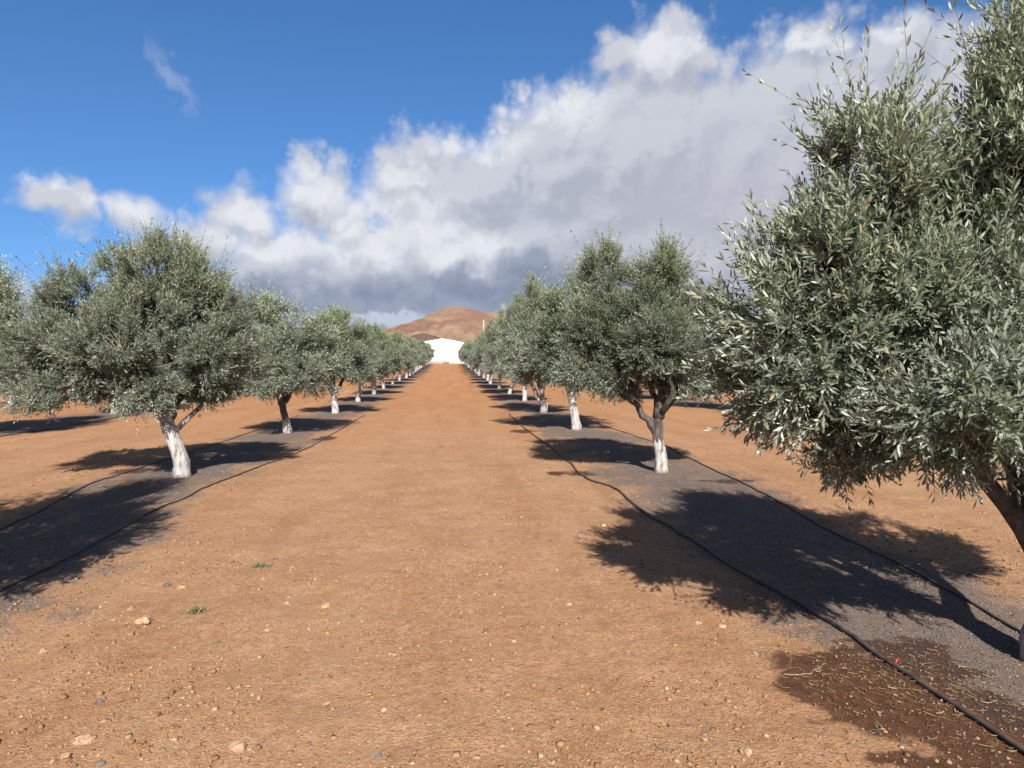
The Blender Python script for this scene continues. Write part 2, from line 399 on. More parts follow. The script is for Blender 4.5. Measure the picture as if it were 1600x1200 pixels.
def make_tree_meshes(name, trunk, trad, limbs, clumps, tufts, twigs, leaves, leaf_len, leaf_w, hexa, seed, tuft_r=.2, shoot=1.0, upb=1.):
    """trunk: list of points; limbs: list of (start_pt, end_pt, r0, r1). clumps: (x,y,z,rx,ry,rz)"""
    r = np.random.default_rng(seed)
    tm = MB()
    seg = 20 if hexa is not None else 12
    n = 16
    tp = np.array(trunk, float); tt = np.linspace(0, 1, len(tp)); T = np.linspace(0, 1, n)
    path = np.stack([np.interp(T, tt, tp[:, k]) for k in range(3)], 1)
    # smooth
    for _ in range(2): path[1:-1] = (path[:-2]+2*path[1:-1]+path[2:])/4
    rad = np.interp(T, [0, .06, .16, .6, 1], [trad*1.32, trad*1.12, trad, trad*.82, trad*.78])
    path[0][2] = -.08
    tm.add(*tube(path, rad, 22, .16, seed*3.1, .05))
    cl = np.array(clumps, float); cl[:, 3:] *= .9
    nodes = [np.array(trunk[-1], float)]
    for j, (a, b, r0, r1) in enumerate(limbs):
        p = limb_path(a, b, 10, .16, seed*17+j)
        tm.add(*tube(p, np.linspace(r0, r1, 10), 10, .14, seed+j))
        nodes += [p[4], p[6], p[8], p[9]]
    nodes = np.array(nodes)
    trunk_me = tm.mesh(name+'_trunk', M_BARK, True)
    # tufts on the shells of the clumps
    wt = (cl[:, 3]*cl[:, 4]+cl[:, 4]*cl[:, 5]+cl[:, 3]*cl[:, 5]); wt = wt/wt.sum()
    ci = r.choice(len(cl), tufts*3, p=wt)
    d = unit(r.normal(0, 1, (tufts*3, 3)))
    rr = r.uniform(.45, 1.0, tufts*3)**.6
    C = cl[ci, :3]+d*cl[ci, 3:]*rr[:, None]
    keep = np.ones(len(C), bool)
    cav = np.array([mnoise.noise(Vector(c*2.3+seed*1.7)) for c in C])      # hollows between boughs
    keep &= ~((cav < -.14) & (r.random(len(C)) < .85))
    for q in range(len(cl)):       # drop most tufts buried deep in another clump
        e = np.linalg.norm((C-cl[q, :3])/cl[q, 3:], axis=1)
        keep &= ~((e < .62) & (ci != q) & (r.random(len(C)) < .75))
    C = C[keep][:tufts]; d = unit((d/cl[ci, 3:])[keep][:tufts]); ci = ci[keep][:tufts]
    nt = len(C)
    zmin, zmax = C[:, 2].min(), C[:, 2].max()
    hz = (C[:, 2]-zmin)/(zmax-zmin)
    tkeep = None
    ctr = cl[:, :3].mean(0)
    out = unit(C-ctr)
    td = unit(d*.55+out*.35+np.array([0, 0, 1.])*(np.interp(hz, [0, .18, .4, 1], [-.35, .05, .5*upb, .95*upb]))[:, None]+r.normal(0, .22, (nt, 3)))
    # branchlets
    bm = MB()
    for i in range(nt):
        dd = np.linalg.norm(nodes-C[i], axis=1); a = nodes[np.argmin(dd)]
        base = C[i]-td[i]*tuft_r*.6
        p = limb_path(a, base, 5, .14, seed*1000+i)
        p = np.vstack([p, C[i]+td[i]*tuft_r*.4])
        V_, F_, T_ = tube(p, np.linspace(.011, .0022, len(p))*(.6+.6*min(dd.min(), 1)), 4)
        bm.add(V_, F_)
    # twigs
    tsc = r.uniform(.75, 1.3, nt)
    ti = np.repeat(np.arange(nt), twigs); n2 = len(ti)
    o = C[ti]-td[ti]*tuft_r*.75*tsc[ti][:, None]+r.normal(0, tuft_r*.24, (n2, 3))*tsc[ti][:, None]
    ax = unit(td[ti]+r.normal(0, .36, (n2, 3)))
    L = r.uniform(.7, 1.25, n2)*tuft_r*1.15*(1+.5*shoot*(hz[ti] > .5)*(r.random(n2) < .22)+1.3*shoot*(hz[ti] > .68)*(r.random(n2) < .05))
    curve = r.normal(0, .12, (n2, 3))+np.array([0, 0, .10])
    # twig stems (3-sided)
    if hexa is not None:
        u = unit(np.cross(ax, np.array([.3, .2, .93]))); v = np.cross(ax, u)
        ang = np.arange(3)*2*np.pi/3
        rings = []
        for s_, rr_ in ((0, .0021), (.5, .0016), (1, .0009)):
            c = o+ax*(L*s_)[:, None]+curve*(L*s_*s_)[:, None]
            rings.append(c[:, None]+rr_*(np.cos(ang)[None, :, None]*u[:, None]+np.sin(ang)[None, :, None]*v[:, None]))
        Vt = np.stack(rings, 1).reshape(-1, 3)
        bi = np.arange(n2)*9
        Ft = np.concatenate([np.stack([bi+q*3+k, bi+q*3+(k+1) % 3, bi+(q+1)*3+(k+1) % 3, bi+(q+1)*3+k], 1) for q in range(2) for k in range(3)])
        bm.add(Vt, Ft)
    br_me = bm.mesh(name+'_branches', M_TWIG, True)
    # leaves
    K = leaves
    t = (np.arange(K)//2*2+1.)/K
    t = np.clip(t[None]+r.normal(0, .02, (n2, K)), .05, 1.02)
    pos = o[:, None]+ax[:, None]*(L[:, None]*t)[..., None]+curve[:, None]*(L[:, None]*t*t)[..., None]
    axl = unit(ax[:, None]+2*curve[:, None]*t[..., None])
    u = unit(np.cross(axl, np.array([.31, .17, .93]))); v = np.cross(axl, u)
    phi = (np.arange(K) % 2)*np.pi+(np.arange(K)//2)*np.pi/2
    phi = phi[None]+r.uniform(0, 6.28, (n2, 1))+r.normal(0, .35, (n2, K))
    side = np.cos(phi)[..., None]*u+np.sin(phi)[..., None]*v
    al = np.interp(t, [0, .6, 1], [1.0, .75, .32])+r.normal(0, .16, t.shape)
    ld = unit(axl*np.cos(al)[..., None]+side*np.sin(al)[..., None]+r.normal(0, .10, pos.shape))
    nrm = unit(axl-np.sum(axl*ld, -1, keepdims=True)*ld+r.normal(0, .28, pos.shape))
    nrm = unit(nrm-np.sum(nrm*ld, -1, keepdims=True)*ld)
    w = np.cross(ld, nrm)
    ll = leaf_len*r.uniform(.65, 1.2, t.shape)*np.interp(t, [0, .7, 1.], [1, .95, .7]); lw = leaf_w*r.uniform(.8, 1.2, t.shape)*.5
    # random gaps
    kp = (r.random(t.shape) < .92)
    P_, D_, N_, W_ = pos[kp], ld[kp], nrm[kp], w[kp]; ll = ll[kp][:, None]; lw = lw[kp][:, None]
    bend = r.uniform(-.10, .16, ll.shape)*ll
    if hexa:
        prof = [(0., 0., 0), (.28, .85, .1), (.62, .95, .35), (1., 0., 1.), (.62, -.95, .35), (.28, -.85, .1)]
    else:
        prof = [(0., 0., 0), (.45, 1., .2), (1., 0., 1.), (.45, -1., .2)]
    Vl = np.stack([P_+D_*ll*a+W_*lw*b_-N_*bend*c_+N_*lw*abs(b_)*.25 for a, b_, c_ in prof], 1)
    m = len(prof); nl = len(Vl)
    Fl = np.arange(nl*m).reshape(nl, m)
    rn = np.clip(r.random(nl), 0, 1)
    tuft_t = r.random(nt)
    tufts_of = np.repeat(ti, K).reshape(n2, K)[kp]
    rn2 = np.where(rn > .988, rn, np.clip(rn*.55+tuft_t[tufts_of]*.42, 0, .97))
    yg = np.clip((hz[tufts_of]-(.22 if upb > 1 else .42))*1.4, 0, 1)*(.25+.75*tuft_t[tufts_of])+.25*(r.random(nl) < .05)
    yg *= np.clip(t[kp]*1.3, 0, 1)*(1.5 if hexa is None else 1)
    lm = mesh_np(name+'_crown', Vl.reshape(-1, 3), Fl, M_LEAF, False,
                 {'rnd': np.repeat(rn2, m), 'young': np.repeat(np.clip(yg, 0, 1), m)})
    return trunk_me, br_me, lm

def place_tree(meshes, x, y, rz, sxy, sz, wash, label, name='olive_tree', group='olive trees planted in rows'):
    root = empty(name, (x, y, float(elev(y))), rz); root.scale = (sxy, sxy, sz)
    tag(root, label, 'tree', group)
    tr = obj('trunk', meshes[0], root); tr['wash'] = wash
    obj('branches', meshes[1], root); obj('crown', meshes[2], root)
    return root

# nearest right tree, large in the picture
A = make_tree_meshes('near_right', [(0, 0, 0), (-.01, .0, .2), (.03, 0, .42), (.05, .0, .62)], .102,
    [((.05, 0, .5), (-.75, .05, 1.7), .056, .025), ((.04, 0, .55), (.0, .1, 2.6), .085, .03), ((.05, 0, .5), (.9, -.1, 1.8), .07, .03),
     ((.05, 0, .55), (.2, .95, 1.9), .06, .025), ((.05, 0, .5), (-.2, -.7, 1.6), .055, .022), ((-.42, .02, 1.2), (-1.2, .0, 2.2), .04, .015), ((.02, 0, 1.6), (.1, .1, 3.2), .05, .015),
     ((-.4, 0, 1.15), (-1.1, .1, 1.35), .03, .012)],
    [(-1.07, 0, 2.48, .25, .42, .56), (-.92, .1, 2.0, .46, .55, .48), (-1.2, .05, 1.72, .42, .5, .42), (-.55, -.1, 1.85, .45, .55, .45),
     (-1.12, .1, 1.36, .5, .5, .30), (-.42, .0, 1.6, .42, .4, .42), (.10, -.05, 3.1, .52, .62, .72), (-.16, .12, 2.75, .34, .5, .5), (-.1, .15, 2.6, .52, .6, .6), (.25, .45, 2.2, .65, .6, .7),
     (-.72, -.1, 1.3, .42, .4, .26), (-1.08, .1, 1.08, .30, .28, .17), (-.1, -.3, 1.02, .25, .25, .14), (-.22, -.45, 1.32, .42, .4, .3), (-.15, -.3, 1.1, .22, .2, .12), (-.95, -.6, 1.35, .42, .42, .35), (-1.52, 0, 1.88, .34, .4, .38), (-1.5, 0, 1.5, .34, .42, .30), (-1.35, -.1, 2.1, .3, .4, .35), (1.05, 0, 2.1, .7, .75, .8), (.6, .2, 1.4, .7, .7, .45),
     (.2, 1.0, 2.1, .7, .6, .8), (-.5, .75, 1.8, .7, .55, .6), (.45, .1, 2.9, .6, .6, .6)],
    1000, 14, 18, .063, .0118, True, 3, .195, 1.15, upb=1.5)
# left tree with the leaning limewashed trunk
B = make_tree_meshes('near_left', [(0.02, 0, 0), (.03, 0, .22), (-.07, 0, .5), (-.17, 0, .78)], .117,
    [((-.16, 0, .68), (-.75, .1, 1.6), .08, .03), ((-.16, 0, .7), (-.25, .1, 2.5), .08, .03), ((-.13, 0, .66), (.55, .05, 1.35), .045, .02),
     ((-.6, .0, 1.35), (-1.6, .0, 1.9), .045, .018), ((-.17, 0, .75), (.0, .8, 2.0), .05, .02), ((-.17, 0, .75), (-.4, -.7, 1.7), .05, .02), ((-.2, .05, 1.6), (.6, 0, 2.3), .045, .018)],
    [(-.5, .1, 2.85, .55, .5, .42), (-.22, 0, 3.0, .72, .65, .42), (-.35, 0, 3.22, .3, .3, .3), (-.9, .1, 3.05, .22, .3, .3), (-1.35, .1, 2.62, .55, .55, .4), (.28, 0, 2.72, .5, .55, .4), (.75, 0, 2.2, .5, .6, .45), (.85, 0, 1.6, .45, .55, .4),
     (-.3, -.2, 2.2, .8, .75, .6), (-1.65, 0, 1.95, .72, .7, .55), (-1.6, 0, 1.3, .62, .55, .36), (-.95, -.3, 1.75, .6, .6, .6), (-.35, -.35, 1.3, .5, .5, .3), (.35, .1, 1.35, .5, .5, .32),
     (-.9, .1, 1.2, .45, .5, .28), (-.1, -.5, 1.2, .4, .35, .25), (-1.8, -.2, 1.1, .4, .4, .28), (-2.0, 0, 1.65, .5, .5, .5), (-2.05, .1, 2.15, .45, .5, .42), (-2.15, .1, 1.3, .4, .4, .3), (-.25, -.55, 1.08, .4, .3, .2), (.15, .1, 1.1, .35, .3, .18), (-.1, .35, 2.45, .7, .6, .6), (.55, -.35, 1.75, .5, .45, .45), (.1, .9, 2.1, .7, .5, .7), (-.8, .9, 2.0, .7, .5, .7), (-.5, -.8, 1.9, .6, .4, .5)],
    1080, 13, 16, .064, .0120, False, 6, .18, .9)
# right tree with the dark forked trunk
C_ = make_tree_meshes('mid_right', [(0, 0, 0), (-.01, 0, .25), (-.06, 0, .5), (-.05, 0, .85)], .088,
    [((-.05, 0, .56), (-.62, 0, 1.25), .062, .032), ((-.05, 0, .8), (.0, .1, 2.6), .085, .03), ((-.04, 0, .85), (.6, 0, 1.8), .05, .02),
     ((-.36, 0, 1.2), (-.9, .1, 2.2), .04, .018), ((-.05, 0, .85), (-.1, .8, 2.1), .05, .02), ((-.05, 0, .85), (-.1, -.7, 1.8), .045, .02)],
    [(-.82, 0, 2.95, .34, .4, .45), (.02, 0, 3.0, .40, .45, .42), (-.42, 0, 2.55, .6, .6, .5), (-1.0, 0, 2.2, .5, .55, .55), (.35, 0, 2.35, .55, .6, .5), (.72, 0, 1.85, .5, .55, .5),
     (-.2, -.3, 1.9, .75, .6, .6), (-.95, 0, 1.6, .45, .5, .4), (-.55, -.1, 1.32, .5, .5, .28), (.4, 0, 1.30, .5, .45, .28), (-1.15, 0, 1.45, .35, .4, .3), (-.1, .8, 2.1, .75, .5, .8), (-.2, -.7, 1.9, .6, .4, .5), (.8, .1, 1.45, .3, .4, .25)],
    850, 13, 16, .064, .0120, False, 9, .18, .9)

def generic(seed, style, tall=1.):
    r = np.random.default_rng(seed)
    lean = r.normal(0, .09, 2)
    top = (lean[0], lean[1], .8+r.uniform(-.08, .12))
    cl = []
    k = 7
    for q in range(k):
        a = q/k*6.28+r.uniform(-.3, .3); rr = r.uniform(.55, .85)
        cl.append((rr*math.cos(a), rr*math.sin(a), r.uniform(1.5, 2.2), .60, .60, r.uniform(.48, .66)))
    for q in range(6):
        a = q/6*6.28+r.uniform(-.4, .4); rr = r.uniform(.5, .95)
        cl.append((rr*math.cos(a), rr*math.sin(a), r.uniform(1.15, 1.35), .5, .5, .32))
    for q in range(4):
        a = q/4*6.28+r.uniform(-.5, .5); rr = r.uniform(.2, .6)
        cl.append((rr*math.cos(a), rr*math.sin(a), r.uniform(2.35, 2.8), .52, .52, .5))
    for q in range(3 if style else 2):
        cl.append((r.uniform(-.5, .5), r.uniform(-.5, .5), r.uniform(2.95, 3.2), .3, .3, .42))
    cl.append((0, 0, 2.1, .72, .72, .75))
    cl = [(a, b_, z if z < 1.5 else 1.5+(z-1.5)*tall, c, d, e*(1 if z < 1.5 else 1+.6*(tall-1))) for a, b_, z, c, d, e in cl]
    limbs = [((top[0], top[1], top[2]-.12), (.45*math.cos(a), .45*math.sin(a), 1.9), .06, .025) for a in (r.uniform(0, 1)+np.arange(4)*1.57)]
    limbs.append(((top[0], top[1], top[2]-.05), (0, 0, 2.6), .07, .02))
    if style == 2:      # low V fork
        limbs[0] = ((lean[0]*.3, lean[1]*.3, .3), (-.5, .0, 1.6), .085, .035)
    return make_tree_meshes('olive%d' % seed, [(0, 0, 0), (lean[0]*.2, lean[1]*.2, .25), (lean[0]*.7, lean[1]*.7, .55), top], r.uniform(.078, .094),
                            limbs, cl, (620 if tall > 1 else 480), 11, 14, .080, .0160, None, seed, .21, .9)
G = [generic(21, 0), generic(22, 1), generic(23, 2), generic(24, 1), generic(25, 0), generic(26, 2, 1.5), generic(27, 1, 1.55)]

place_tree(A, 3.16, 3.52, 0, 1, 1, .26, 'largest olive tree, filling the right edge of the view with its long pale shoots')
place_tree(C_, 3.04, 10.23, 0, 1.06, 1, .44, 'olive tree with dark two-limbed fork above a white lower trunk, right of the path')
place_tree(B, -3.83, 10.26, 0, 1, 1, .95, 'broad olive tree on a leaning white trunk, nearest left of the path')
ORD = ['zeroth', 'first', 'second', 'third', 'fourth', 'fifth', 'sixth', 'seventh', 'eighth', 'ninth', 'tenth', 'eleventh', 'twelfth', 'thirteenth',
       'fourteenth', 'fifteenth', 'sixteenth', 'seventeenth', 'eighteenth', 'nineteenth']
HR = {2: 4.15, 3: 4.7, 4: 5.0, 5: 5.0, 6: 4.5, 7: 4.0, 8: 3.85}
HL = {0: 3.4, 2: 3.3, 3: 3.55, 4: 3.5, 5: 3.7, 6: 3.6}
FIX = {(1, 2): (2.94, 16.95, 0, .95), (1, 3): (2.90, 23.05, 5, .85), (1, 4): (3.0, 30.2, 6, .7), (1, 5): (2.85, 36.8, 5, .8), (1, 6): (2.75, 43.6, 6, .8), (0, 2): (-3.86, 16.86, 3, .42), (0, 3): (-3.82, 23.28, 1, .78), (0, 0): (-3.92, 3.62, 3, .7)}
SPECIAL = {(1, 2): 'olive tree with straight bright white trunk, just behind the dark-forked one',
           (1, 3): 'tall olive tree with forked white trunk beside a thin stake',
           (0, 2): 'olive tree with mostly dark trunk, second along the row left of the path',
           (0, 3): 'olive tree with slim white trunk, third along the row left of the path',
           (0, 0): 'olive tree at the left edge, its shadow crossing the hoses at lower left'}
RN = {1: 'row right of the path', 0: 'row left of the path', 2: 'second row right of the path', -1: 'second row left of the path',
      3: 'third row right of the path', -2: 'third row left of the path', 4: 'fourth row right of the path', -3: 'fourth row left of the path'}
def in_view(x, y, m=1.9):
    c, s = math.cos(YAW), math.sin(YAW); d = y*c+x*s; r_ = x*c-y*s
    return d > 1 and abs(r_) < .72*d+m
for k, imax in ((1, 18), (0, 18), (2, 12), (-1, 12), (3, 9), (-2, 9), (-3, 9), (4, 9)):
    cnt = 1
    cnt = {1: 5, 0: 4}.get(k, 1)
    for i in range(0, imax+1):
        if (k, i) in ((1, 0), (1, 1), (0, 1)): continue
        r = np.random.default_rng(1000+k*50+i)
        y = P0+SP*i+r.normal(0, .12); x = row_x(k, y)+r.normal(0, .07)
        g, wash = int(r.integers(0, 5)), r.uniform(.55, .95)
        if (k, i) in FIX: x, y, g, wash = FIX[(k, i)]
        elif not in_view(x, y): continue
        h = (HR if k == 1 else HL if k == 0 else {}).get(i, r.uniform(3.45, 3.95))
        w_ = 1.17+.06*(h-3.4) if k in (0, 1) else r.uniform(1.1, 1.22)
        if (k, i) == (0, 0): w_, h = 1.1, 4.8
        if (k, i) == (1, 2): w_ = 1.3
        if k in (0, 1) and i >= 11: w_, h = 1.33, h+.25
        if (k, i) == (-1, 2): w_, h = 1.45, 4.2
        if g >= 5: h, w_ = h*3.6/4.75, 1.1
        if (k, i) in SPECIAL: lab = SPECIAL[(k, i)]
        else:
            lab = 'whitewashed olive tree, %s nearest of the %s' % (ORD[cnt], RN[k]); cnt += 1
        rz = r.uniform(0, 6.28) if (k, i) != (1, 3) else .35
        place_tree(G[g], x, y, rz, w_, h/3.6, wash, lab)

# ------------------------------------------------------------------ irrigation hoses
def hose(pts, label, rad=.0105, wob=.035, seed=0, yend=23, emitter=False):
    pts = [tuple(p) for p in pts]
    P = np.array(pts, float); P = P[np.argsort(P[:, 1])]
    yy = np.concatenate([np.arange(P[0, 1], 14, .12), np.arange(14, yend, .7)])
    xx = np.interp(yy, P[:, 1], P[:, 0])
    ker = np.ones(5)/5; xs_ = np.convolve(np.pad(xx, 2, mode='edge'), ker, 'valid')
    xs_ += wob*vnoise(yy*.7, yy*0+seed, seed)+wob*.5*vnoise(yy*1.9, yy*0+seed, seed+1)
    sag = .012*np.abs(vnoise(yy*1.1, yy*0+3., seed+5))
    # real relief averaged, so that the pipe bridges small hollows
    z = elev(yy)+np.max([relief(xs_+dx, yy+dy) for dx in (-.01, 0, .01) for dy in (-.04, 0, .04)], axis=0)+rad*.8+sag
    path = np.stack([xs_, yy, z], 1)
    mb = MB(); mb.add(*tube(path, rad, 8))
    root = obj('irrigation_hose', mb.mesh('irrigation_hose', M_HOSE, True))
    tag(root, label, 'hose', 'black drip hoses along the tree rows')
    return root, path
def skewed(x0, y0, y1): return [(x0, y0), (x0+SKEW*(y1-y0), y1)]
RNn = [(2.33, 1.5), (2.36, 2.73), (2.35, 3.09), (2.31, 3.51), (2.34, 4.0), (2.3, 4.45), (2.18, 5.33), (2.15, 6.12), (2.0, 7.5), (2.03, 8.87), (1.84, 9.37), (1.81, 10.21), (1.87, 10.99), (1.84, 13.37), (1.72, 16.57), (1.75, 25), (1.35, 60)]
RNf = [(3.25, 1.5), (3.33, 3.87), (3.44, 4.54), (3.53, 5.4), (3.6, 6.49), (3.78, 8.29), (3.88, 10.69), (4.05, 13.19), (4.01, 15.63), (3.8, 18.14), (3.9, 26), (3.6, 60)]
LNn = [(-3.2, 3.5), (-3.18, 5.22), (-3.18, 5.68), (-3.18, 6.33), (-3.24, 7.76), (-3.17, 9.53), (-2.97, 10.91), (-2.88, 12.12), (-2.79, 13.75), (-2.72, 16.17), (-2.76, 20.8), (-3.0, 60)]
LNf = [(-4.3, 5), (-4.33, 7.13), (-4.48, 8.03), (-4.75, 9.66), (-4.74, 10.74), (-4.79, 13.41), (-4.74, 15.27), (-4.8, 25), (-5.1, 60)]
h1, pth = hose(RNn, 'thick black hose running from the lower right corner past the damp patch', .0135, .012, 1)
hose(RNf, 'black hose close behind the trunks of the row on the right of the path', .0095, .014, 2)
hose(LNn, 'black hose on the path side of the left tree row', .009, .014, 3)
hose(LNf, 'black hose on the far side of the left tree row, nearly hidden by shade', .008, .014, 4)
hose(skewed(row_x(-1, 14)+.9, 14, 26), 'black hose at the foot of the second tree row on the left', .011, .06, 6)
# red dripper on the near hose
M_RED = simple_mat('red plastic dripper', (.30, .03, .025), (.38, .05, .04), 10, .4)
j = int(np.argmin(np.abs(pth[:, 1]-3.53))); q = pth[j]
mb = MB(); mb.add(*tube([q+np.array([.0, 0, .006]), q+np.array([.012, .004, .022]), q+np.array([.018, .006, .034])], [.006, .006, .004], 8))
mb.add(*tube([q+np.array([.016, .006, .03]), q+np.array([.034, .01, .028])], [.003, .002], 6))
obj('dripper', mb.mesh('dripper', M_RED, True), h1)

# ------------------------------------------------------------------ loose stones, straw, rocks, weeds
ico = np.array([(0, 0, 1), (.89, 0, .45), (.28, .85, .45), (-.72, .53, .45), (-.72, -.53, .45), (.28, -.85, .45), (.72, .53, -.45), (-.28, .85, -.45), (-.89, 0, -.45), (-.28, -.85, -.45), (.72, -.53, -.45), (0, 0, -1)])
icf = np.array([(0, 1, 2), (0, 2, 3), (0, 3, 4), (0, 4, 5), (0, 5, 1), (1, 6, 2), (2, 7, 3), (3, 8, 4), (4, 9, 5), (5, 10, 1), (6, 7, 2), (7, 8, 3), (8, 9, 4), (9, 10, 5), (10, 6, 1), (11, 7, 6), (11, 8, 7), (11, 9, 8), (11, 10, 9), (11, 6, 10)])
def scatter(name, n, xf, size, mat, sink=.25, flat=.6, seed=0):
    r = np.random.default_rng(seed)
    x, y = xf(r, n); n = len(x)
    s = size(r, n)
    Vp = ico[None]*s[:, None, None]*(1+r.uniform(-.42, .38, (n, 12, 1)))*np.stack([r.uniform(.7, 1.3, n), r.uniform(.7, 1.3, n), r.uniform(flat*.7, flat*1.2, n)], 1)[:, None]
    a = r.uniform(0, 6.28, n); c, s_ = np.cos(a)[:, None], np.sin(a)[:, None]
    X = Vp[..., 0]*c-Vp[..., 1]*s_; Y = Vp[..., 0]*s_+Vp[..., 1]*c
    Vp = np.stack([X+x[:, None], Y+y[:, None], Vp[..., 2]+(elev(y)+relief(x, y)+s*(flat-sink))[:, None]], -1)
    Fp = (icf[None]+(np.arange(n)*12)[:, None, None]).reshape(-1, 3)
    return tag(obj(name, mesh_np(name, Vp.reshape(-1, 3), Fp, mat, False, {'rnd': np.repeat(r.random(n), 12)})), kind='stuff')

def frustum_pts(r, n, y0=2.3, y1=22., p=.5):
    y = y0+(y1-y0)*r.random(n)**(1/p)
    x = (r.uniform(-.67, .87, n))*y*1.0
    return x, y
def clumpy(r, n, **kw):
    x, y = frustum_pts(r, n*2, **kw)
    m = vnoise(x*1.6, y*1.6, 21)+vnoise(x*4, y*4, 22)*.7+r.normal(0, .16, len(x)) > -.05
    m &= ~((x > 1.5) & (y < 4.4) & (r.random(len(x)) < .8))
    return x[m][:n], y[m][:n]
so = scatter('loose_pebbles', 26000, lambda r, n: clumpy(r, n), lambda r, n: .0026*np.exp(r.exponential(.46, n)).clip(1, 5.5), M_PEB, .42, .6, 31)
tag(so, 'pale pebbles and clods strewn over the orange dirt path', 'pebbles')
def patches(r, n):
    x, y = frustum_pts(r, n*5, y1=16., p=.75)
    m = (vnoise(x*.9, y*.9, 51)+.7*vnoise(x*2.7, y*2.7, 52) > .12) & ~((x > 1.4) & (y < 4.6))
    return x[m][:n], y[m][:n]
M_CLOD = var_mat('crumbled clods', [(0, (.19, .095, .042)), (.6, (.29, .165, .085)), (.9, (.35, .22, .13)), (1, (.40, .29, .19))])
so = scatter('soil_clods', 5200, patches, lambda r, n: .0055*np.exp(r.exponential(.34, n)).clip(1, 3.2), M_CLOD, .3, .65, 33)
tag(so, 'coarse crumbled clods in patches on the dirt path', 'clods')
def band_pts(r, n):
    y = 2.5+13*r.random(n)**1.8
    k = r.integers(0, 2, n)
    x = XL+ROW*k+SKEW*(y-8)+r.normal(0, .72, n)
    k2 = (np.abs(x-.15*y) < .9*y+1)
    return x[k2], y[k2]
so = scatter('volcanic_gravel', 16000, band_pts, lambda r, n: r.uniform(.003, .0075, n), M_GRAVEL, .3, .7, 32)
tag(so, 'dark grey volcanic gravel spread beneath the tree rows', 'gravel')

def straw(name, n, xf, seed, lmin=.02, lmax=.07, label='', cat='litter'):
    r = np.random.default_rng(seed); x, y = xf(r, n); n = len(x)
    L = r.uniform(lmin, lmax, n)*r.uniform(.5, 1.2, n); w = r.uniform(.0007, .0019, n)*(1+1.3*(r.random(n) < .25)); a = r.uniform(0, 6.28, n); bend = r.normal(0, .08, n)
    K = 5; t = np.linspace(-.5, .5, K)
    ang = a[:, None]+bend[:, None]*t[None]*4
    dx = np.cumsum(np.cos(ang), 1)/K*L[:, None]; dy = np.cumsum(np.sin(ang), 1)/K*L[:, None]
    X = x[:, None]+dx; Y = y[:, None]+dy
    Z = elev(Y)+relief(X, Y)+r.uniform(.003, .010, (n, 1))+np.abs(t)[None]*r.uniform(0, .012, (n, 1))
    wx = -np.sin(ang)*w[:, None]*(1-1.5*np.abs(t)[None]**1.5); wy = np.cos(ang)*w[:, None]*(1-1.5*np.abs(t)[None]**1.5)
    Vt = np.stack([np.stack([X+wx, Y+wy, Z], -1), np.stack([X, Y, Z+w[:, None]*.8], -1), np.stack([X-wx, Y-wy, Z], -1)], 2)  # n,K,3,3
    b = (np.arange(n)*K*3)[:, None]+np.arange(K-1)[None]*3
    Fq = np.concatenate([np.stack([b, b+1, b+4, b+3], -1).reshape(-1, 4), np.stack([b+1, b+2, b+5, b+4], -1).reshape(-1, 4)])
    o = obj(name, mesh_np(name, Vt.reshape(-1, 3), Fq, M_STRAW, False, {'rnd': np.repeat(r.random(n), K*3)}))
    return tag(o, label, cat, kind='stuff')
def wet_pts(r, n):
    c = np.array([(2.3, 3.3, .24, .3), (2.45, 2.9, .3, .25), (2.1, 3.5, .25, .25), (2.6, 3.5, .25, .25), (1.85, 3.2, .3, .35)]); k = r.integers(0, len(c), n)
    return c[k, 0]+r.normal(0, 1, n)*c[k, 2], c[k, 1]+r.normal(0, 1, n)*c[k, 3]
straw('fallen_leaf_litter', 1100, wet_pts, 41, .015, .07, 'dry leaves and straw matted over the damp patch at lower right', 'litter')
straw('scattered_straw', 2600, lambda r, n: clumpy(r, n, y1=14., p=.6), 42, .015, .05, 'bits of dry straw scattered over the dirt', 'straw')

def rock_mesh(name, s, mat, seed, flat=.65):
    import bmesh
    bm = bmesh.new(); bmesh.ops.create_icosphere(bm, subdivisions=3, radius=1)
    r = np.random.default_rng(seed); off = Vector(r.uniform(-50, 50, 3)); st = Vector((r.uniform(.8, 1.3), r.uniform(.65, 1.0), flat))
    for v in bm.verts:
        c = v.co.copy()
        q = 1+.38*mnoise.noise(c*1.3+off)+.12*mnoise.noise(c*3.5+off)+.05*mnoise.noise(c*9+off)
        # chipped facets
        for k in range(3):
            d = Vector(np.random.default_rng(seed*7+k).normal(0, 1, 3)).normalized()
            e = c.dot(d)
            if e > .62: q *= .62/e+.0*(e)
        c = c*q
        v.co = Vector((c.x*st.x, c.y*st.y, c.z*st.z))*s
    me = bpy.data.meshes.new(name); bm.to_mesh(me); bm.free(); me.materials.append(mat)
    for p in me.polygons: p.use_smooth = False
    return me
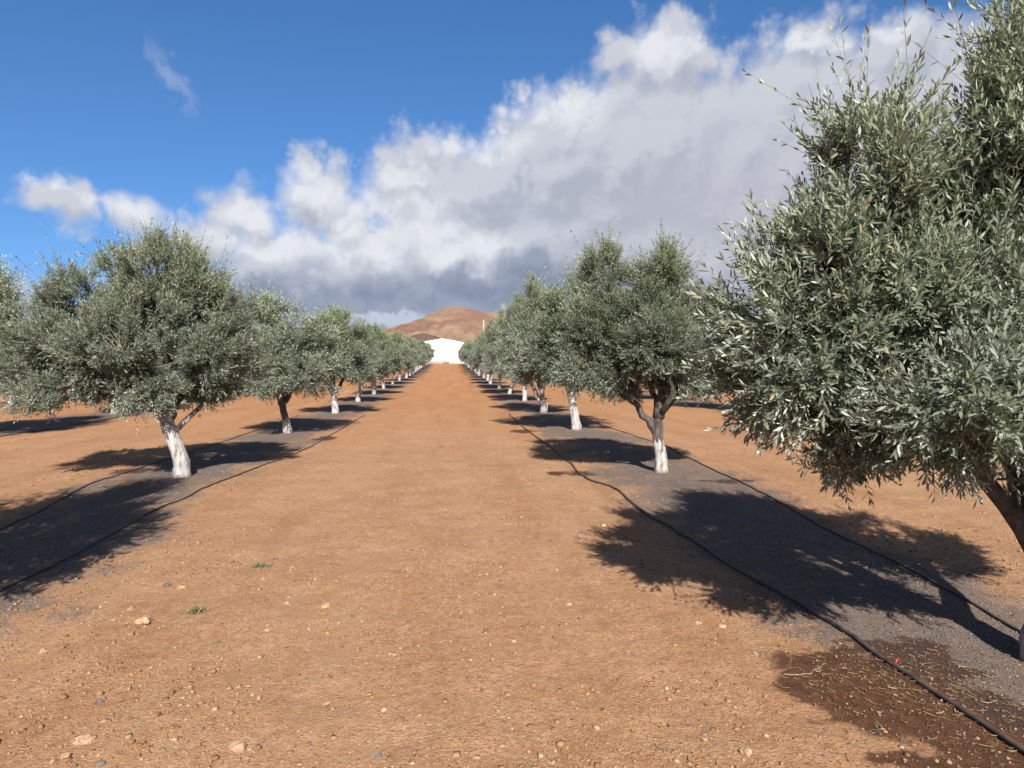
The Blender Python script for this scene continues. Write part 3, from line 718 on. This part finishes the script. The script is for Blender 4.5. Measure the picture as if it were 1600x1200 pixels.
ROCKS = [(132, 1157, 15, 0, 'pale ochre rock near the bottom left corner of the dirt'), (225, 972, 15, 0, 'flat ochre rock on the dirt just below the left shadow'),
         (372, 1168, 18, 0, 'wide low tan rock at the bottom edge, left of the path centre'), (157, 1094, 9, 1, 'small blue-grey rock on the dirt at lower left'),
         (1164, 1180, 13, 0, 'round reddish rock at the bottom edge, left of the damp patch'), (1090, 975, 8, 0, 'small pale rock standing left of its twin below the right shadow'),
         (1128, 979, 8, 0, 'small tan rock just under the tip of the right shadow'), (590, 1184, 11, 1, 'rounded dark grey stone at the bottom edge of the path'),
         (260, 914, 9, 1, 'bluish grey stone beside a tan one below the left shadow'), (284, 918, 8, 0, 'tan stone lying right of a bluish one below the left shadow'),
         (510, 1103, 7, 0, 'whitish pebble alone on the lower middle of the path'), (67, 1016, 8, 0, 'small white-topped rock at far left below the shadow'),
         (508, 951, 10, 0, 'flat brown rock half buried in the path, left of centre'), (205, 952, 7, 0, 'small tan stone just above the flat ochre rock at left'),
         (943, 825, 6, 0, 'little pale stone on the path left of the right shadow'), (888, 946, 6, 0, 'white pebble in the middle of the path below the shade tip'),
         (100, 1180, 11, 0, 'rough brown rock in the bottom left corner'), (155, 1192, 9, 1, 'dark rough rock cut by the bottom edge at left'),
         (1180, 1020, 6, 0, 'pale pebble near the left rim of the damp patch'), (448, 946, 6, 0, 'small rounded pale stone left of the half buried brown rock')]
for i, (px, py, rp, kd, lab) in enumerate(ROCKS):
    x, y = ground_pt(px, py); s = rp/F_PX*y*.80
    o = obj('rock', rock_mesh('rock', s, M_ROCKG if kd else M_ROCK, 60+i), None, (x, y, gz(x, y)+s*.15))
    o.rotation_euler = (rng.uniform(-.2, .2), rng.uniform(-.2, .2), rng.uniform(0, 6.28))
    tag(o, lab, 'rock', 'loose rocks on the dirt')

def weed(px, py, h, n, lab, seed):
    x, y = ground_pt(px, py); r = np.random.default_rng(seed); mb = MB()
    for q in range(n):
        a = r.uniform(0, 6.28); el = r.uniform(.35, 1.35); L = h*r.uniform(.5, 1.1)
        o = np.array([r.normal(0, h*.22), r.normal(0, h*.22), -.004]); d = np.array([math.cos(a)*math.cos(el), math.sin(a)*math.cos(el), math.sin(el)])
        s = np.array([-math.sin(a), math.cos(a), 0])*h*.045
        K = 4; V_ = []
        for k in range(K):
            t = k/(K-1); c = o+d*L*t+np.array([0, 0, -.35*L*t*t]); ww = s*(1-t)**.6*(1 if k else .7)
            V_ += [c+ww, c-ww]
        mb.add(V_, [(2*k, 2*k+1, 2*k+3, 2*k+2) for k in range(K-1)])
    o = obj('weed', mb.mesh('weed', M_WEED), None, (x, y, gz(x, y)))
    tag(o, lab, 'weed', 'small weeds in the dirt')
weed(408, 886, .095, 90, 'dusty green weed tuft left of the path centre, below the lower left shade', 1)
weed(430, 874, .05, 34, 'smaller weed sprig just behind the dusty tuft on the path', 2)
weed(307, 960, .10, 70, 'feathery grey-green weed on the dirt at left', 3)
weed(341, 1003, .04, 34, 'low weed sprout below the feathery one at left', 4)
weed(1371, 1130, .035, 44, 'bright green sprout at the rim of the damp patch', 5)
weed(1352, 1146, .028, 30, 'duller sprout left of the bright one by the damp patch', 6)
weed(1484, 1182, .03, 28, 'tiny green sprout at the bottom edge, lower right', 7)
weed(635, 616, .12, 50, 'dark little plant far along the middle of the path', 8)

# long dry vine twig on the path
def twig(pts, rad, lab, name='dry_twig'):
    P = [ground_pt(*p) for p in pts]; P = np.array(P)
    t = np.linspace(0, 1, len(P)); T = np.linspace(0, 1, 30)
    x = np.interp(T, t, P[:, 0])+.008*vnoise(T*9, T*0, 3); y = np.interp(T, t, P[:, 1])+.02*vnoise(T*7, T*0, 8)
    z = elev(y)+relief(x, y)+rad+.004
    mb = MB(); mb.add(*tube(np.stack([x, y, z], 1), np.linspace(rad, rad*.5, 30), 6))
    tag(obj(name, mb.mesh(name, M_STRAW_S, True)), lab, 'twig', 'dry twigs on the dirt')
M_STRAW_S = simple_mat('dry pale twig', (.24, .16, .095), (.36, .26, .165), 40, .85)
twig([(655, 1160), (700, 1148), (735, 1138), (775, 1130), (800, 1122)], .0018, 'long thin dry twig lying at the lower middle of the path')
twig([(1226, 1053), (1250, 1054), (1270, 1050), (1290, 1036)], .0032, 'curved pale twig on the damp patch at lower right')
twig([(1025, 1162), (1032, 1170), (1040, 1178)], .002, 'short dry twig on the dirt near the bottom, left of the damp patch')

# ------------------------------------------------------------------ stake, pole, building
M_STAKE = simple_mat('sun-bleached cane', (.50, .42, .27), (.62, .55, .40), 20, .7)
x, y = ground_pt(854, 645.5)
mb = MB(); mb.add(*tube([(0, 0, -.05), (.015, 0, .18), (.03, 0, .36), (.045, 0, .56)], [.014, .013, .013, .012], 8))
for zz in (.14, .33, .48): mb.add(*tube([(.012+zz*.06, 0, zz-.006), (.012+zz*.06, 0, zz+.006)], [.0155, .0155], 8))
tag(obj('stake', mb.mesh('stake', M_STAKE, True), None, (x, y, gz(x, y))), 'thin pale cane stake stuck upright beside a forked white trunk', 'stake')

M_WHITE = simple_mat('white painted wall', (.80, .80, .78), (.74, .73, .70), .8, .8, .002, 30)
M_TRIM = simple_mat('white sheet metal', (.80, .81, .82), (.76, .77, .78), 2, .45)
M_ROOF = simple_mat('pale ribbed roofing', (.62, .62, .60), (.70, .70, .68), 1, .5)
M_GREYP = simple_mat('grey sign paint', (.10, .11, .12), (.14, .15, .16), 5, .7)
M_PINK = simple_mat('faded pink plastic', (.55, .40, .34), (.60, .46, .40), 5, .6)
M_LID = simple_mat('grey lid', (.36, .34, .38), (.42, .40, .44), 5, .6)
BY = 137.0
def at_y(px, py, yy):
    d = ray(px, py); t = yy/d.y; return d.x*t, CAM_H+d.z*t
bx, _ = at_y(691, 567, BY); gz0 = float(elev(BY))
_, ztop = at_y(691, 529.3, BY); hp = ztop-gz0; hw = 6.2; he = hp-hw*.185
root = empty('warehouse', (bx, BY, gz0)); tag(root, 'low white gabled warehouse closing the far end of the dirt path', 'building')
# walls (house prism)
mb = MB(); D = 22.
Vw = [(-hw, 0, -.3), (hw, 0, -.3), (hw, 0, he), (0, 0, hp), (-hw, 0, he), (-hw, D, -.3), (hw, D, -.3), (hw, D, he), (0, D, hp), (-hw, D, he)]
mb.add(Vw, [(0, 1, 2, 3, 4), (9, 8, 7, 6, 5)]); mb.add(Vw, [(1, 6, 7, 2), (5, 0, 4, 9)])
obj('wall', mb.mesh('wall', M_WHITE), root)
# roof sheets with ribs
for sgn in (-1, 1):
    mb = MB(); th = .07
    x0, x1 = 0.0, sgn*(hw+.25); z0, z1 = hp+.01, hp-.185*(hw+.25)+.01
    Vr = [(x0, -.02, z0), (x1, -.02, z1), (x1, D+.25, z1), (x0, D+.25, z0)]; Vr += [(a, b_, c+th) for a, b_, c in Vr]
    mb.add(Vr, [(0, 1, 2, 3), (4, 5, 6, 7), (0, 1, 5, 4), (1, 2, 6, 5), (2, 3, 7, 6), (3, 0, 4, 7)])
    for q in range(22):
        yy = q*1.0+.2
        mb.add([(x0, yy, z0+th), (x1, yy, z1+th), (x1, yy+.06, z1+th), (x0, yy+.06, z0+th), (x0, yy, z0+th+.04), (x1, yy, z1+th+.04), (x1, yy+.06, z1+th+.04), (x0, yy+.06, z0+th+.04)],
               [(4, 5, 6, 7), (0, 1, 5, 4), (2, 3, 7, 6)])
    rf = obj('roof', mb.mesh('roof', M_ROOF), root)
    mb = MB(); Vf = [(x0, -.05, z0-.12), (x1, -.05, z1-.12), (x1, -.05, z1+.09), (x0, -.05, z0+.09)]; Vf += [(a, -.022, c) for a, _, c in Vf]
    mb.add(Vf, [(0, 1, 2, 3), (4, 5, 6, 7), (0, 1, 5, 4), (2, 3, 7, 6), (1, 2, 6, 5), (3, 0, 4, 7)])
    obj('fascia', mb.mesh('fascia', M_TRIM), root)
# wide sliding door with frame, painted white like the wall
mb = MB(); mb.box(-2.9, -2.8, -.06, -.003, 0, 2.5); mb.box(.3, .4, -.06, -.003, 0, 2.5); mb.box(-2.9, .4, -.08, -.003, 2.5, 2.62)
fr = obj('door_frame', mb.mesh('door_frame', M_TRIM), root)
mb = MB()
for q in range(6): mb.box(-2.8+q*.517, -2.8+q*.517+.505, -.035, -.004, .03, 2.49)
dr = obj('sliding_door', mb.mesh('sliding_door', M_TRIM), root)
# faint two-part lettering too blurred to read: painted strokes
sc = BY/F_PX
def px2x(px): return (px-691)*sc
mb = MB(); r = np.random.default_rng(77); zc = at_y(691, 546.8, BY)[1]-gz0
for a, b_ in ((675., 687.6), (689.8, 703.8)):
    xx = px2x(a); end = px2x(b_)
    while xx < end:
        w = r.uniform(.07, .11); h = .11 if r.random() < .7 else .16
        mb.box(xx, xx+.035, -.012, -.003, zc-.09, zc-.09+h); mb.box(xx+.045, xx+w+.03, -.012, -.003, zc-.09, zc-.055); mb.box(xx+.045, xx+w+.03, -.012, -.003, zc+.0, zc+.028)
        xx += w+.075
obj('lettering', mb.mesh('lettering', M_GREYP), root)
# pinkish box with grey lid in front of the wall
xb, _ = at_y(698.2, 567, BY-1.5)
bxo = empty('storage_box', (xb, BY-1.5, gz0-.03)); tag(bxo, 'small faded pink box with a grey top before the white warehouse', 'box')
mb = MB(); mb.box(-.48, .48, -.4, .4, .08, .92)
for q in (-.48, .40): mb.box(q, q+.08, -.43, .43, 0, .90)
for q in (-.3, 0, .3): mb.box(q-.02, q+.02, -.42, -.402, .1, .9)
obj('bin', mb.mesh('bin', M_PINK), bxo)
mb = MB(); mb.box(-.54, .54, -.46, .46, .923, 1.02); obj('lid', mb.mesh('lid', M_LID), bxo)
# low white wall right of the warehouse door
x0, _ = at_y(704, 567, BY-3); x1 = x0+7.
lw = empty('low_wall', (x0, BY-3, float(elev(BY-3)))); tag(lw, 'low cream garden wall to the right of the warehouse front', 'wall')
mb = MB(); mb.box(0, x1-x0, 0, .25, -.2, .55); obj('wall_body', mb.mesh('wall_body', simple_mat('cream render', (.60, .54, .45), (.70, .65, .56), 1, .9)), lw)
mb = MB(); mb.box(-.05, x1-x0+.05, -.05, .30, .553, .66); obj('coping', mb.mesh('coping', M_WHITE), lw)
# pole
px_, _ = at_y(755.8, 560, 150.); _, zt = at_y(755.8, 499.5, 150.)
pr = empty('utility_pole', (px_, 150, float(elev(150)))); tag(pr, 'pale grey utility pole rising above the far trees on the right', 'pole')
hh = zt-float(elev(150))
mb = MB(); mb.add(*tube([(0, 0, -.3), (0, 0, hh*.5), (0, 0, hh)], [.19, .155, .12], 12)); obj('shaft', mb.mesh('shaft', simple_mat('pale concrete', (.34, .33, .31), (.42, .41, .39), 3, .8), True), pr)
mb = MB(); mb.box(-.14, .14, -.14, .14, hh-.02, hh+.05); mb.box(.11, .45, -.04, .04, hh-.35, hh-.27); mb.add(*tube([(.4, 0, hh-.27), (.4, 0, hh-.08)], [.05, .035], 8)); obj('insulator_bracket', mb.mesh('insulator_bracket', M_GREYP), pr)

# ------------------------------------------------------------------ light
SUN_EL, SUN_AZ = 37.0, 3.0
sd = bpy.data.lights.new('sun', 'SUN'); so = bpy.data.objects.new('sun', sd); COL.objects.link(so)
sd.energy = 4.9; sd.angle = R(.53); sd.color = (1., .955, .89)
so.rotation_euler = (R(90-SUN_EL), 0, R(SUN_AZ)); so.location = (0, -20, 30)

# ------------------------------------------------------------------ sky with clouds
world = bpy.data.worlds.new('World'); scene.world = world; world.use_nodes = True
t = NT(world.node_tree)
wo = t.n('ShaderNodeOutputWorld')
sky = t.n('ShaderNodeTexSky', sky_type='NISHITA'); sky.sun_disc = False
sky.sun_elevation = R(SUN_EL); sky.sun_rotation = R(180-SUN_AZ)
sky.air_density = 1.0; sky.dust_density = .6; sky.ozone_density = 2.2; sky.altitude = 100
bg = t.n('ShaderNodeBackground'); bg.inputs[1].default_value = .076
el_v = t.vmath('NORMALIZE', t.vmath('ADD', t.n('ShaderNodeTexCoord').outputs['Generated'], (0, 0, .13))); t.l(el_v, sky.inputs[0])
hs = t.n('ShaderNodeHueSaturation'); t.l(sky.outputs[0], hs.inputs['Color']); hs.inputs['Saturation'].default_value = 1.22
t.l(t.mix(1., hs.outputs[0], (.90, 1.0, 1.13), 'MULTIPLY'), bg.inputs[0])
# direction -> (azimuth, elevation) degrees
gen = t.n('ShaderNodeTexCoord').outputs['Generated']
sx = t.n('ShaderNodeSeparateXYZ'); t.l(gen, sx.inputs[0])
az = t.math('MULTIPLY', t.math('ARCTAN2', sx.outputs[0], sx.outputs[1]), 57.2958)
el = t.math('MULTIPLY', t.math('ARCSINE', sx.outputs[2]), 57.2958)
AE = t.vec(az, el, 0.)
def ae(px, py):
    d = ray(px, py).normalized(); return math.degrees(math.atan2(d.x, d.y)), math.degrees(math.asin(d.z))
# cloud body, as ellipses (px, py, rx, ry) of the photograph turned into sky directions
BL = [(1500, 250, 450, 235), (1240, 260, 330, 210), (1010, 250, 250, 155), (880, 260, 170, 125), (720, 300, 165, 100), (1050, 90, 85, 75), (975, 90, 80, 36), (1270, 70, 95, 36),
      (620, 290, 80, 60), (800, 400, 330, 120), (500, 310, 72, 68), (550, 350, 70, 60), (468, 280, 36, 36), (385, 350, 68, 66), (430, 420, 130, 85), (570, 430, 170, 80),
      (315, 385, 60, 50), (215, 352, 66, 46), (98, 318, 50, 44), (45, 295, 40, 22), (500, 490, 320, 75), (720, 490, 350, 80), (1000, 430, 300, 130), (1700, 350, 400, 300), (20, 470, 120, 40),
      (1400, 90, 180, 70), (480, 545, 480, 45), (900, 540, 560, 60), (1300, 480, 400, 120)]
HIGH = [(480, 285, 60, 44), (545, 325, 55, 36), (385, 330, 55, 34), (650, 350, 100, 48), (710, 390, 90, 36), (560, 385, 90, 30), (620, 265, 70, 26), (860, 160, 100, 38), (1050, 75, 60, 34), (210, 330, 60, 30), (420, 385, 80, 30), (1300, 55, 130, 20), (750, 225, 80, 26), (80, 295, 60, 18)]
DARK = [(560, 480, 300, 40), (760, 465, 220, 48), (900, 445, 160, 50), (640, 520, 300, 40), (820, 415, 70, 24), (360, 460, 110, 26)]
GREYB = [(1180, 330, 300, 130), (960, 395, 120, 50), (1450, 300, 260, 160)]
grp = bpy.data.node_groups.new('cloud_density', 'ShaderNodeTree')
grp.interface.new_socket('Vector', in_out='INPUT', socket_type='NodeSocketVector'); grp.interface.new_socket('Value', in_out='OUTPUT', socket_type='NodeSocketFloat')
g = NT(grp); gi = g.n('NodeGroupInput'); go = g.n('NodeGroupOutput')
p = gi.outputs[0]
def blobs(n, p, lst, soft, amt=1.0):
    acc = None
    for (px, py, rx, ry) in lst:
        a, e = ae(px, py)
        cth = math.cos(math.radians(math.hypot(a-4.6, e)))
        dx, dy = rx/F_PX*57.3*cth**1.5, ry/F_PX*57.3*cth**1.5
        d = n.vmath('LENGTH', n.vmath('MULTIPLY', n.vmath('SUBTRACT', p, (a, e, 0)), (1/dx, 1/dy, 0)))
        v = n.math('MULTIPLY', n.math('SUBTRACT', 1.0, d), soft[0]+min(dx, dy)*soft[1])
        acc = v if acc is None else n.math('SMOOTH_MAX', acc, v, .25)
    return acc
w1 = g.vmath('MULTIPLY', g.vmath('SUBTRACT', g.noise(p, .17, 4, .47, 0., True, '2D'), (.5, .5, .5)), (4.2, 3.6, 0))
pw = g.vmath('ADD', p, w1)
acc = blobs(g, pw, BL, (1.0, .36))
billow = g.n('ShaderNodeTexVoronoi', feature='F1', voronoi_dimensions='2D'); g.l(g.vmath('ADD', p, g.vmath('MULTIPLY', w1, (.25, .25, 0))), billow.inputs['Vector']); billow.inputs['Scale'].default_value = .30; billow.inputs['Detail'].default_value = 3; billow.inputs['Roughness'].default_value = .55
acc = g.math('ADD', acc, g.mr(billow.outputs['Distance'], 0, .9, .95, -.25))
acc = g.math('ADD', acc, g.mr(g.noise(p, .6, 5, .52, dim='2D'), .3, .7, -.24, .24))
g.l(acc, go.inputs[0])
def dens(v):
    nd = t.n('ShaderNodeGroup'); nd.node_tree = grp; t.l(v, nd.inputs[0]); return nd.outputs[0]
d0 = dens(AE); d1 = dens(t.vmath('ADD', AE, (-.5, 1.3, 0)))
alpha = t.mr(d0, -.5, 1.0, 0, 1, True)
relf = t.math('SUBTRACT', d0, d1)
warp2 = t.vmath('ADD', AE, t.vmath('MULTIPLY', t.vmath('SUBTRACT', t.noise(AE, .28, 5, .6, 0, True, '2D'), (.5, .5, .5)), (6, 4.5, 0)))
hi = blobs(t, warp2, HIGH, (1, 0)); lo = blobs(t, warp2, DARK, (1, 0)); gry = blobs(t, warp2, GREYB, (1, 0))
hi = t.mr(hi, -.25, .55, 0, 1, True); lo = t.math('MAXIMUM', t.mr(lo, -.45, .75, 0, 1, True), t.math('MULTIPLY', t.mr(el, 8, 3., 0, 1, True), .9)); gry = t.mr(gry, -.5, .75, 0, 1, True)
lit = t.mr(relf, -.9, .95, 0, 1, True)
c_mid = t.mix(lit, (.365, .390, .465), (.520, .540, .600))
edge = t.mr(d0, 1.3, .1, 0, 1, True)
c_mid = t.mix(t.math('MULTIPLY', edge, .5), c_mid, (.56, .585, .64))
c_mid = t.mix(t.math('MULTIPLY', gry, .88), c_mid, t.mix(lit, (.415, .420, .475), (.47, .478, .53)))
c_mid = t.mix(t.math('MULTIPLY', hi, t.math('ADD', .45, t.math('MULTIPLY', lit, .45))), c_mid, (.70, .71, .74))
c_mid = t.mix(t.math('MULTIPLY', lo, .88), c_mid, t.mix(lit, (.190, .225, .315), (.245, .285, .375)))
strip = t.mr(blobs(t, warp2, [(610, 508, 75, 9), (770, 500, 40, 10)], (1, 0)), -.6, .4, 0, 1, True)
c_mid = t.mix(t.math('MULTIPLY', strip, .75), c_mid, (.52, .57, .66))
cb = t.n('ShaderNodeBackground'); t.l(c_mid, cb.inputs[0]); cb.inputs[1].default_value = .63
# faint wisp high on the left
wa, we = ae(270, 120)
ww = t.vmath('ADD', AE, t.vmath('MULTIPLY', t.vmath('SUBTRACT', t.noise(AE, .5, 4, .6, 0, True, '2D'), (.5, .5, .5)), (3., 2.4, 0)))
rot = t.n('ShaderNodeVectorRotate', rotation_type='Z_AXIS'); t.l(t.vmath('SUBTRACT', ww, (wa, we, 0)), rot.inputs['Vector']); rot.inputs['Angle'].default_value = R(55)
wd = t.vmath('LENGTH', t.vmath('MULTIPLY', rot.outputs[0], (1/2.9, 1/.75, 0)))
wisp = t.math('MULTIPLY', t.mr(wd, 1.25, -.1, 0, 1, True), .30)
alpha = t.math('MAXIMUM', t.math('MULTIPLY', alpha, .97), wisp)
# unseen grey cloud added outside the view, to neutralise blue fill in shadows
off = t.math('MAXIMUM', t.mr(t.math('ABSOLUTE', t.math('SUBTRACT', az, 4.6)), 48, 75, 0, 1, True), t.mr(el, 38, 50, 0, 1, True))
fill_cloud = t.math('MULTIPLY', off, t.mr(t.noise(gen, 2.3, 4, .55), .42, .58, 0, .9, True))
alpha = t.math('MAXIMUM', alpha, fill_cloud)
c_mid2 = t.mix(off, c_mid, (.13, .125, .125))
t.l(c_mid2, cb.inputs[0])
alpha = t.math('MULTIPLY', alpha, t.mr(el, -1.5, -.5))
# clear strip at the foot of the bank, left of the hill
sa, se = ae(620, 507)
mxs = t.n('ShaderNodeMixShader'); t.l(alpha, mxs.inputs[0]); t.l(bg.outputs[0], mxs.inputs[1]); t.l(cb.outputs[0], mxs.inputs[2])
t.l(mxs.outputs[0], wo.inputs[0])
world.cycles.sampling_method = 'MANUAL'; world.cycles.sample_map_resolution = 512

# ------------------------------------------------------------------ render settings
scene.render.engine = 'CYCLES'
scene.view_settings.view_transform = 'Standard'; scene.view_settings.look = 'None'
scene.view_settings.exposure = .92; scene.view_settings.gamma = 1
scene.render.resolution_x = 1024; scene.render.resolution_y = 768
scene.cycles.max_bounces = 6; scene.cycles.diffuse_bounces = 3; scene.cycles.glossy_bounces = 2; scene.cycles.transmission_bounces = 3; scene.cycles.transparent_max_bounces = 4
